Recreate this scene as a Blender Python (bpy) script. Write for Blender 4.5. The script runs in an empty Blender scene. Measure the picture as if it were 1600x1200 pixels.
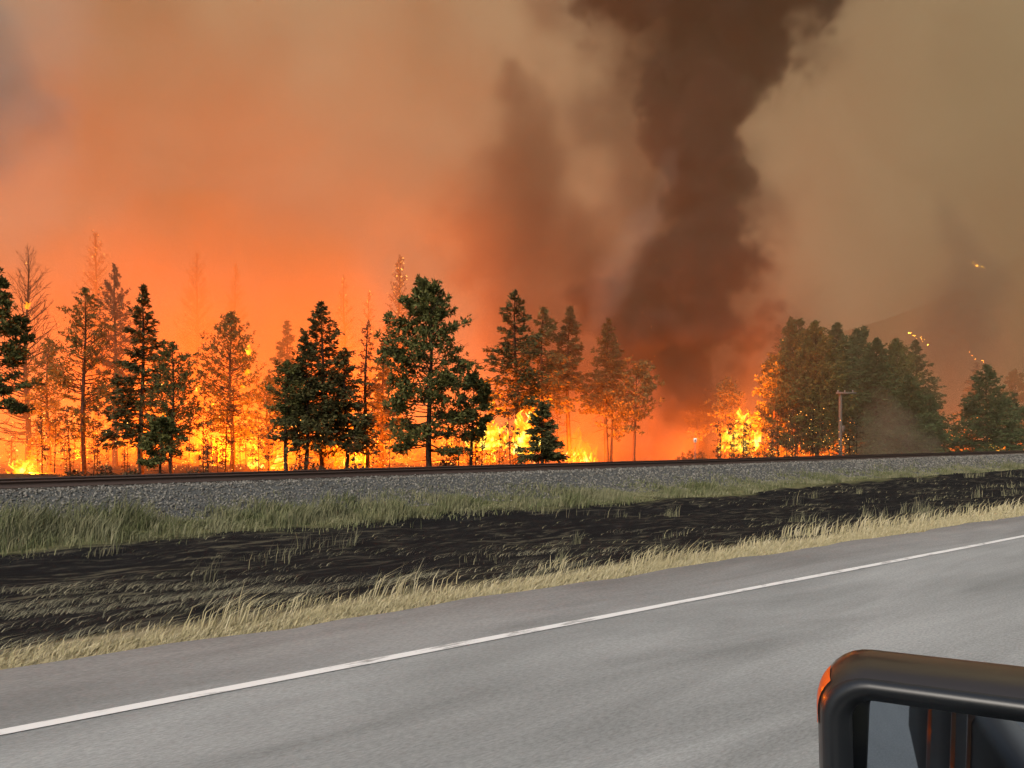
import bpy, math, random
import numpy as np
from mathutils import Vector, noise

sc = bpy.context.scene
C = sc.collection
R = math.radians

# ------------------------------------------------------------------ camera
EYE = 1.70; F = 1200.0; HZ = 681.0
cam = bpy.data.cameras.new('camera'); cam_o = bpy.data.objects.new('camera', cam); C.objects.link(cam_o); sc.camera = cam_o
cam_o.location = (0, 0, EYE); cam_o.rotation_euler = (R(90), 0, 0)
cam.lens = 27; cam.sensor_width = 36; cam.shift_y = 81/1600; cam.clip_start = 0.05; cam.clip_end = 6000

# ------------------------------------------------------------------ sky, sun, exposure
SUN_EL, SUN_AZ = 42.0, 205.0       # azimuth clockwise from +Y: behind the camera, a little to the left
W = bpy.data.worlds.new('World'); sc.world = W; W.use_nodes = True
nt = W.node_tree; nt.nodes.clear(); L = nt.links.new
wo = nt.nodes.new('ShaderNodeOutputWorld')
sky = nt.nodes.new('ShaderNodeTexSky'); sky.sky_type = 'NISHITA'; sky.sun_disc = False
sky.sun_elevation = R(SUN_EL); sky.sun_rotation = R(SUN_AZ); sky.dust_density = 4; sky.air_density = 1.2
bg_sky = nt.nodes.new('ShaderNodeBackground'); bg_sky.inputs[1].default_value = 0.10; L(sky.outputs[0], bg_sky.inputs[0])
bg_smk = nt.nodes.new('ShaderNodeBackground'); bg_smk.inputs[1].default_value = 1.0
tc = nt.nodes.new('ShaderNodeTexCoord'); sx = nt.nodes.new('ShaderNodeSeparateXYZ'); L(tc.outputs['Generated'], sx.inputs[0])
nz = nt.nodes.new('ShaderNodeTexNoise'); nz.inputs['Scale'].default_value = 2.3; nz.inputs['Detail'].default_value = 7
nz.inputs['Roughness'].default_value = .55; nz.inputs['Distortion'].default_value = .7; L(tc.outputs['Generated'], nz.inputs['Vector'])
def wm(op, a, b=None, c=None):
    n = nt.nodes.new('ShaderNodeMath'); n.operation = op
    for i, v in enumerate((a, b, c)):
        if v is None: continue
        if isinstance(v, (int, float)): n.inputs[i].default_value = v
        else: L(v, n.inputs[i])
    return n.outputs[0]
# the smoke pall fills the sky over the burning forest and thins out overhead and behind
pall = nt.nodes.new('ShaderNodeMapRange'); pall.interpolation_type = 'SMOOTHSTEP'
L(wm('ADD', wm('ADD', sx.outputs[1], wm('MULTIPLY', sx.outputs[0], .22)), wm('MULTIPLY', wm('SUBTRACT', nz.outputs[0], .5), .9)), pall.inputs[0])
pall.inputs['From Min'].default_value = .25; pall.inputs['From Max'].default_value = .62
cr = nt.nodes.new('ShaderNodeValToRGB'); L(nz.outputs[0], cr.inputs[0])
cr.color_ramp.elements[0].position = .36; cr.color_ramp.elements[0].color = (.16, .115, .075, 1)
cr.color_ramp.elements[1].position = .64; cr.color_ramp.elements[1].color = (.52, .43, .26, 1)
L(cr.outputs[0], bg_smk.inputs[0])
mx = nt.nodes.new('ShaderNodeMixShader'); L(pall.outputs[0], mx.inputs[0]); L(bg_sky.outputs[0], mx.inputs[1]); L(bg_smk.outputs[0], mx.inputs[2])
L(mx.outputs[0], wo.inputs[0])

sun = bpy.data.lights.new('sun', 'SUN'); sun.energy = 1.5; sun.angle = R(25); sun.color = (1, .95, .86)
sun_o = bpy.data.objects.new('sun', sun); C.objects.link(sun_o)
sd = Vector((math.sin(R(SUN_AZ))*math.cos(R(SUN_EL)), math.cos(R(SUN_AZ))*math.cos(R(SUN_EL)), math.sin(R(SUN_EL))))
sun_o.rotation_euler = sd.to_track_quat('Z', 'Y').to_euler()
sc.view_settings.view_transform = 'Standard'; sc.view_settings.look = 'None'
sc.view_settings.exposure = 0.45; sc.view_settings.gamma = 1; sc.view_settings.use_curve_mapping = False
sc.cycles.use_denoising = True; sc.cycles.volume_bounces = 1; sc.cycles.max_bounces = 6
sc.cycles.diffuse_bounces = 3; sc.cycles.transparent_max_bounces = 12; sc.cycles.sample_clamp_indirect = 5
sc.cycles.volume_max_steps = 256; sc.cycles.volume_step_rate = 3.0; sc.cycles.use_adaptive_sampling = True; sc.cycles.adaptive_threshold = .03; sc.cycles.use_light_tree = True

# ------------------------------------------------------------------ helpers
D = np.array((0.803, 0.596, 0.0)); D /= np.linalg.norm(D)       # along the road, to the right
N = np.array((-D[1], D[0], 0.0))                                 # across the road, away from the lens
def T(t, s, z=0.0): return D*t + N*s + np.array((0, 0, z))
def P(px, py, Y): return Vector(((px-800)/F*Y, Y, EYE+(HZ-py)/F*Y))

def tag(o, label=None, cat=None, group=None, kind=None):
    if label: o['label'] = label
    if cat: o['category'] = cat
    if group: o['group'] = group
    if kind: o['kind'] = kind
    return o
def mesh_np(name, v, f, mats=(), smooth=False, idx=None):
    """v (n,3); f (m,k) one face size, or a list of faces"""
    me = bpy.data.meshes.new(name)
    if isinstance(f, np.ndarray):
        v = np.asarray(v, np.float32); f = np.ascontiguousarray(f, np.int32); k = f.shape[1]
        me.vertices.add(len(v)); me.vertices.foreach_set('co', v.ravel())
        me.loops.add(f.size); me.loops.foreach_set('vertex_index', f.ravel())
        me.polygons.add(len(f)); me.polygons.foreach_set('loop_start', np.arange(0, f.size, k, dtype=np.int32))
        me.polygons.foreach_set('loop_total', np.full(len(f), k, np.int32))
    else:
        me.from_pydata([tuple(map(float, p)) for p in v], [], [tuple(map(int, q)) for q in f])
    for m in mats: me.materials.append(m)
    if idx is not None: me.polygons.foreach_set('material_index', np.asarray(idx, np.int32))
    me.update(calc_edges=True); me.validate()
    if smooth: me.shade_smooth()
    return me
def obj(name, me, parent=None, loc=None):
    o = bpy.data.objects.new(name, me); C.objects.link(o)
    if parent is not None: o.parent = parent
    if loc is not None: o.location = loc
    return o
def empty(name, loc, rz=0):
    o = bpy.data.objects.new(name, None); C.objects.link(o); o.location = loc; o.rotation_euler = (0, 0, rz); o.empty_display_size = .3
    return o
def copy_tree(o, parent=None):
    c = o.copy(); C.objects.link(c); c.parent = parent
    for ch in list(o.children): copy_tree(ch, c)
    return c
def box(cx, cy, cz, sx, sy, sz):
    v = np.array([(x, y, z) for x in (-.5, .5) for y in (-.5, .5) for z in (-.5, .5)])*(sx, sy, sz)+(cx, cy, cz)
    return v, np.array([(0, 1, 3, 2), (4, 6, 7, 5), (0, 4, 5, 1), (2, 3, 7, 6), (0, 2, 6, 4), (1, 5, 7, 3)])
def join(parts):
    vs, fs, o = [], [], 0
    for v, f in parts: vs.append(v); fs.append(np.asarray(f)+o); o += len(v)
    return np.concatenate(vs), np.concatenate(fs)
def tubes(segs, n=4):
    """segs: list of (points (k,3), radii (k,)) -> quads"""
    vs, fs, o = [], [], 0
    for p, r in segs:
        p = np.asarray(p, float); k = len(p)
        d = np.gradient(p, axis=0); d /= np.linalg.norm(d, axis=1)[:, None]+1e-9
        up = np.array((0, 0, 1.)) if abs(d[0, 2]) < .9 else np.array((1., 0, 0))
        a = np.cross(d, up); a /= np.linalg.norm(a, axis=1)[:, None]+1e-9; b = np.cross(d, a)
        th = np.arange(n)*2*math.pi/n
        ring = p[:, None]+(a[:, None]*np.cos(th)[None, :, None]+b[:, None]*np.sin(th)[None, :, None])*np.asarray(r)[:, None, None]
        vs.append(ring.reshape(-1, 3))
        i = np.arange(k-1)[:, None]*n; j = np.arange(n)[None]; j2 = (j+1) % n
        fs.append(np.stack([i+j, i+j2, i+n+j2, i+n+j], -1).reshape(-1, 4)+o); o += k*n
    return np.concatenate(vs), np.concatenate(fs)

# ------------------------------------------------------------------ materials
def mat(name, col=(.5, .5, .5), rough=.8, spec=.3, metal=0):
    m = bpy.data.materials.new(name); m.use_nodes = True; b = m.node_tree.nodes['Principled BSDF']
    b.inputs['Base Color'].default_value = (*col, 1); b.inputs['Roughness'].default_value = rough
    b.inputs['Specular IOR Level'].default_value = spec; b.inputs['Metallic'].default_value = metal
    return m, m.node_tree, b
def ramp(t, fac, stops, interp='LINEAR'):
    r = t.nodes.new('ShaderNodeValToRGB'); r.color_ramp.interpolation = interp; e = r.color_ramp.elements
    e[0].position, e[0].color = stops[0][0], (*stops[0][1], 1); e[1].position, e[1].color = stops[-1][0], (*stops[-1][1], 1)
    for p, c in stops[1:-1]: q = e.new(p); q.color = (*c, 1)
    t.links.new(fac, r.inputs[0]); return r.outputs[0]
def tnoise(t, scale, detail=4, rough=.55, vec=None, dist=0):
    n = t.nodes.new('ShaderNodeTexNoise'); n.inputs['Scale'].default_value = scale; n.inputs['Detail'].default_value = detail
    n.inputs['Roughness'].default_value = rough; n.inputs['Distortion'].default_value = dist
    if vec is not None: t.links.new(vec, n.inputs['Vector'])
    return n.outputs[0]
def tmath(t, op, a, b=None, c=None):
    n = t.nodes.new('ShaderNodeMath'); n.operation = op
    for i, v in enumerate((a, b, c)):
        if v is None: continue
        if isinstance(v, (int, float)): n.inputs[i].default_value = v
        else: t.links.new(v, n.inputs[i])
    return n.outputs[0]
def tmix(t, fac, a, b, typ='MIX'):
    n = t.nodes.new('ShaderNodeMix'); n.data_type = 'RGBA'; n.blend_type = typ
    for k, v in ((0, fac), (6, a), (7, b)):
        if isinstance(v, (int, float)): n.inputs[k].default_value = v
        elif isinstance(v, tuple): n.inputs[k].default_value = (*v, 1)
        else: t.links.new(v, n.inputs[k])
    return n.outputs[2]
def tbump(t, b, h, dist=.02, strength=.5):
    n = t.nodes.new('ShaderNodeBump'); n.inputs['Distance'].default_value = dist; n.inputs['Strength'].default_value = strength
    t.links.new(h, n.inputs['Height']); t.links.new(n.outputs[0], b.inputs['Normal'])
def coord(t): return t.nodes.new('ShaderNodeNewGeometry').outputs['Position']
def road_coord(t):
    """position turned so that x runs along the road and y across it"""
    m = t.nodes.new('ShaderNodeMapping'); m.vector_type = 'POINT'; m.inputs['Rotation'].default_value = (0, 0, -math.atan2(D[1], D[0]))
    t.links.new(coord(t), m.inputs[0]); return m.outputs[0]
def tscale(t, vec, s):
    m = t.nodes.new('ShaderNodeVectorMath'); m.operation = 'MULTIPLY'; m.inputs[1].default_value = s; t.links.new(vec, m.inputs[0]); return m.outputs[0]
def vary(name, cols, rough=.8, spec=.2, patch=None, pscale=.5):
    """colour differs from piece to piece (leaf, blade, stone), and between patches"""
    m, t, b = mat(name, cols[0], rough, spec)
    g = t.nodes.new('ShaderNodeNewGeometry')
    k = len(cols)-1
    c = ramp(t, g.outputs['Random Per Island'], [(i/k, c) for i, c in enumerate(cols)])
    if patch:
        f = t.nodes.new('ShaderNodeMapRange'); f.inputs['From Min'].default_value = .42; f.inputs['From Max'].default_value = .62
        t.links.new(tnoise(t, pscale, 4, .65, g.outputs['Position']), f.inputs[0]); c = tmix(t, tmath(t, 'MULTIPLY', f.outputs[0], .5), c, patch)
    t.links.new(c, b.inputs['Base Color'])
    return m
def emis(name, stops, scale, strength, soft=False):
    m = bpy.data.materials.new(name); m.use_nodes = True; t = m.node_tree; t.nodes.clear()
    o = t.nodes.new('ShaderNodeOutputMaterial'); e = t.nodes.new('ShaderNodeEmission')
    t.links.new(ramp(t, tnoise(t, scale, 3, .6, coord(t)), stops), e.inputs[0]); e.inputs[1].default_value = strength
    if soft:      # glowing gas: thin, so clearer, where one looks through its edge
        lw = t.nodes.new('ShaderNodeLayerWeight'); lw.inputs[0].default_value = .5
        tp = t.nodes.new('ShaderNodeBsdfTransparent'); mx_ = t.nodes.new('ShaderNodeMixShader')
        t.links.new(tmath(t, 'MINIMUM', tmath(t, 'MULTIPLY', lw.outputs['Facing'], 1.25), 1.0), mx_.inputs[0])
        t.links.new(e.outputs[0], mx_.inputs[1]); t.links.new(tp.outputs[0], mx_.inputs[2]); t.links.new(mx_.outputs[0], o.inputs[0])
    else: t.links.new(e.outputs[0], o.inputs[0])
    m.cycles.emission_sampling = 'NONE'
    return m
def vmat(name, col, dens, attr=False, an=.0):
    m = bpy.data.materials.new(name); m.use_nodes = True; t = m.node_tree; t.nodes.clear()
    o = t.nodes.new('ShaderNodeOutputMaterial'); v = t.nodes.new('ShaderNodeVolumePrincipled')
    v.inputs['Color'].default_value = (*col, 1); v.inputs['Density'].default_value = dens; v.inputs['Anisotropy'].default_value = an
    if not attr: v.inputs['Density Attribute'].default_value = ''
    t.links.new(v.outputs[0], o.inputs['Volume']); return m

# asphalt
M_road, t, b = mat('asphalt', (.2, .2, .2), .75, .3)
rc = road_coord(t)
n1 = tnoise(t, .35, 5, .6, tscale(t, rc, (.35, 1.6, 1))); n2 = tnoise(t, 60, 3, .7, tscale(t, rc, (.35, 1, 1))); n3 = tnoise(t, 1.6, 4, .6, tscale(t, rc, (.2, 1.6, 1)))
sp = t.nodes.new('ShaderNodeSeparateXYZ'); t.links.new(rc, sp.inputs[0])
wheel = tmath(t, 'SINE', tmath(t, 'MULTIPLY', sp.outputs[1], 3.6))
c = ramp(t, n1, [(.4, (.200, .210, .206)), (.62, (.315, .33, .322))])
c = tmix(t, .55, c, ramp(t, n3, [(.35, (.205, .215, .21)), (.65, (.33, .345, .337))]))
c = tmix(t, tmath(t, 'MULTIPLY_ADD', wheel, .12, .12), c, (.18, .186, .18))
sh = t.nodes.new('ShaderNodeMapRange'); sh.inputs['From Min'].default_value = 6.05; sh.inputs['From Max'].default_value = 6.6
t.links.new(tmath(t, 'ADD', sp.outputs[1], tmath(t, 'MULTIPLY', n3, .4)), sh.inputs[0])
c = tmix(t, tmath(t, 'MULTIPLY', sh.outputs[0], .7), c, (.33, .335, .32))
n4 = tnoise(t, .9, 5, .65, tscale(t, rc, (.22, 1.1, 1)), .6)
c = tmix(t, .55, c, ramp(t, n4, [(.36, (.17, .178, .174)), (.5, (.26, .27, .265)), (.66, (.36, .372, .365))]))
c = tmix(t, .36, c, ramp(t, n2, [(.35, (.25, .25, .25)), (.65, (.75, .75, .75))]), 'OVERLAY')
t.links.new(c, b.inputs['Base Color']); tbump(t, b, n2, .01, .5)

M_paint, t, b = mat('road_paint', (.75, .75, .72), .6, .3)
rc = road_coord(t)
wear = tnoise(t, 9, 5, .7, tscale(t, rc, (.25, 1, 1)))
t.links.new(ramp(t, wear, [(.36, (.32, .32, .31)), (.46, (.72, .72, .70))]), b.inputs['Base Color'])

# ground, by distance across from the road
M_ground, t, b = mat('ground', (.05, .05, .05), .95, .1)
rc = road_coord(t); sp = t.nodes.new('ShaderNodeSeparateXYZ'); t.links.new(rc, sp.inputs[0])
na = tnoise(t, .55, 5, .6, tscale(t, rc, (.35, 1, 1))); nb = tnoise(t, 5, 5, .65, tscale(t, rc, (.3, 1, 1))); nc = tnoise(t, 40, 3, .6, rc)
s_w = tmath(t, 'ADD', sp.outputs[1], tmath(t, 'MULTIPLY_ADD', na, 3.2, -1.6))
def step(v, a, c_):
    m = t.nodes.new('ShaderNodeMapRange'); m.inputs['From Min'].default_value = a; m.inputs['From Max'].default_value = c_; t.links.new(v, m.inputs[0]); return m.outputs[0]
gold = ramp(t, nb, [(.3, (.25, .21, .12)), (.7, (.36, .31, .19))])
burnt = ramp(t, nb, [(.35, (.006, .006, .0065)), (.58, (.012, .012, .0125)), (.75, (.04, .038, .035))])
bank = ramp(t, nb, [(.3, (.07, .075, .03)), (.7, (.17, .16, .08))])
bal = ramp(t, nc, [(.3, (.04, .042, .04)), (.7, (.13, .132, .125))])
forest = ramp(t, nb, [(.3, (.02, .018, .014)), (.7, (.05, .04, .025))])
straw = tmath(t, 'MULTIPLY', step(nb, .52, .62), step(na, .45, .56))
c = tmix(t, tmath(t, 'MULTIPLY', straw, .55), burnt, (.12, .108, .07))
c = tmix(t, step(sp.outputs[1], 7.9, 7.5), c, gold) if False else tmix(t, step(tmath(t, 'ADD', sp.outputs[1], tmath(t, 'MULTIPLY_ADD', na, 2.0, -1.0)), 7.6, 8.4), gold, c)
c = tmix(t, step(tmath(t, 'SUBTRACT', s_w, tmath(t, 'MULTIPLY', step(sp.outputs[0], 18, 40), 1.3)), 16.9, 17.3), c, bank)
c = tmix(t, step(tmath(t, 'ADD', sp.outputs[1], tmath(t, 'MULTIPLY_ADD', nb, 1.0, -.5)), 18.3, 18.7), c, bal)
c = tmix(t, step(sp.outputs[1], 24.6, 25.4), c, forest)
t.links.new(c, b.inputs['Base Color']); tbump(t, b, nc, .05, .6)

M_stone = vary('ballast_stone', [(.06, .058, .052), (.125, .118, .102), (.175, .166, .145), (.11, .105, .092), (.25, .238, .21), (.15, .132, .108)], .85)
M_rail, t, b = mat('rusty_rail_steel', (.05, .03, .022), .6, .4)
M_tie, t, b = mat('sleeper_wood', (.05, .042, .035), .9, .2)
M_green = vary('bank_grass', [(.05, .065, .026), (.095, .11, .045), (.15, .15, .07), (.07, .085, .03), (.24, .22, .13)], .8, patch=(.26, .24, .15), pscale=.8)
M_gold = vary('dry_grass', [(.33, .28, .15), (.42, .36, .21), (.23, .20, .10), (.47, .41, .27), (.26, .24, .12)], .8)
M_straw = vary('scorched_grass', [(.10, .095, .06), (.24, .22, .13), (.035, .034, .028), (.17, .165, .09), (.02, .02, .019)], .85)
M_matted = vary('matted_grass', [(.24, .22, .15), (.08, .078, .055), (.32, .29, .19), (.035, .034, .03), (.17, .16, .10)], .85)
M_bark, t, b = mat('bark', (.05, .035, .025), .95, .1)
t.links.new(ramp(t, tnoise(t, 6, 4, .6, coord(t)), [(.35, (.022, .016, .012)), (.65, (.075, .05, .036))]), b.inputs['Base Color'])
M_char, t, b = mat('charred_bark', (.02, .016, .013), .95, .1)
NEEDLE = {
    'pine': vary('pine_needles', [(.044, .048, .016), (.078, .080, .022), (.120, .116, .030), (.063, .066, .018)], .7),
    'fir': vary('fir_needles', [(.040, .039, .016), (.066, .062, .021), (.094, .087, .028), (.054, .052, .018)], .75),
    'green': vary('green_needles', [(.028, .046, .018), (.048, .072, .026), (.072, .098, .034), (.038, .058, .022)], .75),
    'scorch': vary('scorched_needles', [(.05, .030, .016), (.085, .05, .024), (.038, .034, .018), (.10, .06, .026)], .8),
    'broad': vary('broad_leaves', [(.08, .075, .024), (.12, .105, .034), (.055, .058, .02), (.15, .12, .04)], .75),
}
FL = [(.36, (1, .13, .004)), (.47, (1, .25, .01)), (.56, (1, .5, .03)), (.70, (1, .8, .2))]
M_flame = emis('flame', FL, 1.4, 1.9, True)
M_flame_o = emis('orange_flame', [(.35, (1, .09, .003)), (.55, (1, .17, .008)), (.74, (1, .42, .03))], 1.6, 1.2, True)
M_ember = emis('ember', [(.3, (1, .22, .02)), (.7, (1, .6, .12))], 3, 2.6)
M_far_flame = emis('hillside_flame', [(.3, (1, .2, .01)), (.7, (1, .55, .05))], .05, 110)

# ------------------------------------------------------------------ ground
def prof(s):
    xs = [-2000, -30, 6.6, 7.0, 8.6, 10.8, 12.5, 15.0, 17.0, 18.7, 20.3, 24.2, 26.5, 60, 2500]
    zs = [-.06, -.06, -.06, -.05, -.22, -.50, -.62, -.58, -.42, -.20, .44, .44, -.80, -.80, -.80]
    return np.interp(s, xs, zs)
def relief(t_, s_):
    a = np.clip((s_-7.0)/2, 0, 1)*np.clip((18.6-s_)/1.0, 0, 1)
    f = np.clip((s_-25)/4, 0, 1)
    r = (np.sin(t_*.83+s_*.6)*.5+np.sin(t_*1.9-s_*1.7+1)*.3+np.sin(t_*.31+2*s_)*.4+np.sin(t_*4.1+s_*3.3)*.12)
    return a*r*.07+f*r*.10
ts = np.unique(np.concatenate([np.linspace(-2500, -60, 10), np.linspace(-60, -10, 30), np.arange(-10, 60, .22), np.linspace(60, 160, 120), np.linspace(160, 2800, 14)]))
ss = np.unique(np.concatenate([np.linspace(-2000, -20, 8), [0, 4, 6.5, 6.62], np.arange(6.7, 27, .16), np.linspace(27, 80, 40), np.linspace(80, 2500, 14)]))
TT, SS = np.meshgrid(ts, ss, indexing='ij')
ZZ = prof(SS)+relief(TT, SS)
V = TT[..., None]*D+SS[..., None]*N; V[..., 2] = ZZ
nt_, ns_ = len(ts), len(ss)
i = (np.arange(nt_-1)[:, None]*ns_+np.arange(ns_-1)[None]).ravel()
ground = obj('ground', mesh_np('ground', V.reshape(-1, 3), np.stack([i, i+ns_, i+ns_+1, i+1], 1), [M_ground], True)); tag(ground, kind='structure')
def gz(t_, s_): return prof(s_)+relief(t_, s_)

tr = np.concatenate([np.linspace(-400, -20, 12), np.arange(-19, 80, .5), np.linspace(81, 900, 40)])
rng = np.random.default_rng(3)
edge = 6.69+.05*np.sin(tr*1.7)+.04*np.sin(tr*4.3+1)+rng.uniform(-.02, .02, len(tr))
cols_s = [-3.9, 0, 3, 5]
v = [T(a, s, 0.0) for a in tr for s in cols_s]
v = np.array(v).reshape(len(tr), 4, 3)
e1 = np.array([T(a, e, -.005) for a, e in zip(tr, edge)])[:, None]; e2 = np.array([T(a, e+.06, -.12) for a, e in zip(tr, edge)])[:, None]
v = np.concatenate([v, e1, e2], 1); k = 6
i = (np.arange(len(tr)-1)[:, None]*k+np.arange(k-1)[None]).ravel()
road = obj('road', mesh_np('road', v.reshape(-1, 3), np.stack([i, i+k, i+k+1, i+1], 1), [M_road], True)); tag(road, kind='structure')
def stripe(s0, s1):
    a = np.arange(-30, 200, 1.0); w = rng.uniform(-.006, .006, (len(a), 2))
    vv = np.array([[T(q, s0+w[i_, 0], .006), T(q, s1+w[i_, 1], .006)] for i_, q in enumerate(a)]).reshape(-1, 3)
    j = np.arange(len(a)-1)*2
    return vv, np.stack([j, j+2, j+3, j+1], 1)
o = obj('edge_line_marking', mesh_np('edge_line', *stripe(5.22, 5.32), [M_paint])); tag(o, kind='structure')
o = obj('centre_line_marking', mesh_np('centre_line', *stripe(1.45, 1.57), [M_paint])); tag(o, kind='structure')

# hill far behind on the right, lost in the smoke
hx = np.linspace(-100, 900, 60); hy = np.linspace(330, 700, 24); HX, HY = np.meshgrid(hx, hy, indexing='ij')
HZZ = -3+np.clip((HX-60)/420, 0, 1)**1.0*170*np.clip((HY-330)/220, 0, 1)+6*np.sin(HX*.03)*np.sin(HY*.02)*np.clip((HY-330)/60, 0, 1)
i = (np.arange(59)[:, None]*24+np.arange(23)[None]).ravel()
o = obj('hill', mesh_np('hill', np.stack([HX, HY, HZZ], -1).reshape(-1, 3), np.stack([i, i+24, i+25, i+1], 1), [M_ground], True)); tag(o, kind='structure')

# ------------------------------------------------------------------ ballast stones
def stones(n, pos, size, rng):
    base = np.array([(1, 0, 0), (-1, 0, 0), (0, 1, 0), (0, -1, 0), (0, 0, 1), (0, 0, -1)], float)
    tri = np.array([(0, 2, 4), (2, 1, 4), (1, 3, 4), (3, 0, 4), (2, 0, 5), (1, 2, 5), (3, 1, 5), (0, 3, 5)])
    v = base[None]*rng.uniform(.55, 1.2, (n, 6, 1))+rng.normal(0, .18, (n, 6, 3))
    q = rng.normal(size=(n, 3, 3)); q, _ = np.linalg.qr(q)
    v = np.einsum('nij,nkj->nki', q, v)*size[:, None, None]+pos[:, None]
    return v.reshape(-1, 3), (tri[None]+np.arange(n)[:, None, None]*6).reshape(-1, 3)
n = 62000
t_ = -4+(rng.random(n)**1.7)*95; s_ = rng.uniform(18.35, 24.2, n)
keep = (s_ > 18.75) | (rng.random(n) < .35); t_, s_ = t_[keep], s_[keep]; n = len(t_)
pos = t_[:, None]*D+s_[:, None]*N; pos[:, 2] = gz(t_, s_)+rng.uniform(0, .02, n)
o = obj('ballast_gravel', mesh_np('ballast', *stones(n, pos, rng.uniform(.022, .046, n)*(1+np.clip(t_, 0, 90)/90), rng), [M_stone])); tag(o, kind='stuff')

# ------------------------------------------------------------------ railway track
root = empty('railway_track', T(0, 22.0, .44), math.atan2(D[1], D[0]))
tag(root, 'single rusty railway track on its grey ballast bank before the burning forest', 'railway track')
prof_r = np.array([(-.075, 0), (.075, 0), (.075, .012), (.012, .03), (.012, .125), (.036, .135), (.036, .17), (-.036, .17), (-.036, .135), (-.012, .125), (-.012, .03), (-.075, .012)])
for y in (-.72, .72):
    xs = np.array([-120, 400.]); v = np.concatenate([np.stack([np.full(12, x), prof_r[:, 0]+y, prof_r[:, 1]+.04], 1) for x in xs])
    f = [(q, (q+1) % 12, 12+(q+1) % 12, 12+q) for q in range(12)]
    obj('rail', mesh_np('rail', v, np.array(f), [M_rail]), root)
tie = mesh_np('sleeper', *box(0, 0, -.045, .23, 2.6, .17), [M_tie])
rr = random.Random(5)
for k in range(290):
    o = obj('sleeper', tie, root, (-6+k*.56+rr.uniform(-.03, .03), rr.uniform(-.05, .05), rr.uniform(-.006, .0))); o.rotation_euler = (0, 0, rr.uniform(-.02, .02))

# ------------------------------------------------------------------ grass
def blades(n, t_, s_, h, w, lean, rng, droop=.5, z=None, ldir=.0):
    base = t_[:, None]*D+s_[:, None]*N; base[:, 2] = (gz(t_, s_) if z is None else z)-.02
    az = rng.uniform(0, 2*math.pi, n); wd = np.stack([np.cos(az), np.sin(az), np.zeros(n)], 1)*w[:, None]
    a2 = rng.normal(0, 1, n)+ldir*0
    ld = D[None]*(lean[:, None]*1.0)+np.stack([np.cos(az*3), np.sin(az*3), np.zeros(n)], 1)*(.22+.1*rng.random(n))[:, None]
    up = np.array((0, 0, 1.))
    m1 = base+(up+ld*.45)*(h*.5)[:, None]; tip = base+(up*(1-droop*np.abs(lean)[:, None]*.6)+ld)*h[:, None]
    v = np.stack([base-wd, base+wd, m1-wd*.8, m1+wd*.8, tip], 1).reshape(-1, 3)
    f = np.array([(0, 1, 3), (0, 3, 2), (2, 3, 4)])[None]+np.arange(n)[:, None, None]*5
    return v, f.reshape(-1, 3)
def near_t(n, a, b_, p): return a+(rng.random(n)**p)*(b_-a)
def clumped(t_, s_, rng, thr, k=1.0):
    v = np.sin(t_*1.3*k+3*np.sin(s_*.9*k))*np.sin(s_*2.1*k+2*np.sin(t_*.7*k))+.6*np.sin(t_*3.7*k+s_*2.9*k)
    return v+rng.normal(0, .35, len(t_)) > thr
# golden roadside strip
n = 120000; t_ = near_t(n, -6, 95, 1.5)
s_ = 6.74+np.abs(rng.normal(0, .42, n)); k_ = (s_ < 8.4) & clumped(t_, s_*2, rng, -1.1); t_, s_ = t_[k_], s_[k_]; n = len(t_)
h = rng.uniform(.03, .10, n)*(1+.9*np.clip(s_-6.9, 0, 1.3))*(1+np.clip(t_, 0, 60)/80)
o = obj('roadside_grass', mesh_np('roadside_grass', *blades(n, t_, s_, h, rng.uniform(.0025, .006, n)*(1+np.clip(t_, 0, 95)/16), rng.uniform(.2, 1.2, n), rng), [M_gold])); tag(o, kind='stuff')
# tall tan seed stalks behind that strip
parts = []
for _ in range(120):
    tc_, sc_ = 2+(rng.random()**1.0)*75, rng.uniform(7.3, 8.6); m = rng.integers(25, 70)
    sp_ = .09+.012*max(tc_, 0)
    parts.append((rng.normal(tc_, sp_*1.6, m), rng.normal(sc_, sp_, m), rng.uniform(.18, .42)*rng.uniform(.5, 1.2, m)))
t_ = np.concatenate([p[0] for p in parts]); s_ = np.maximum(np.concatenate([p[1] for p in parts]), 7.0); h = np.concatenate([p[2] for p in parts]); n = len(t_)
o = obj('tall_dry_grass', mesh_np('tall_dry_grass', *blades(n, t_, s_, h, rng.uniform(.003, .006, n)*(1+np.clip(t_, 0, 95)/20), rng.uniform(.3, 1.3, n), rng), [M_gold])); tag(o, kind='stuff')
# scorched tufts over the burnt ditch
n = 42000; t_ = near_t(n, -5, 110, 1.4); s_ = rng.uniform(7.6, 17.6, n)
k_ = clumped(t_*.35, s_*1.1, rng, .62, 1.1) & (rng.random(n) < np.where(t_ < 12, 1, .55)); t_, s_ = t_[k_], s_[k_]; n = len(t_)
h = rng.uniform(.03, .13, n)
o = obj('scorched_grass', mesh_np('scorched_grass', *blades(n, t_, s_, h, rng.uniform(.004, .008, n)*(1+np.clip(t_, 0, 95)/20), rng.uniform(1.2, 3.6, n), rng, .15), [M_straw])); tag(o, kind='stuff')
parts = []
for _ in range(90):
    tc_, sc_ = -3+(rng.random()**1.2)*85, rng.uniform(8.6, 17.4); m = rng.integers(12, 45)
    sg = rng.uniform(.05, .5); parts.append((rng.normal(tc_, sg, m), rng.normal(sc_, sg*.5, m), rng.uniform(.15, .6)*rng.uniform(.3, 1.15, m)))
t_ = np.concatenate([p[0] for p in parts]); s_ = np.concatenate([p[1] for p in parts]); h = np.concatenate([p[2] for p in parts]); n = len(t_)
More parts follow.
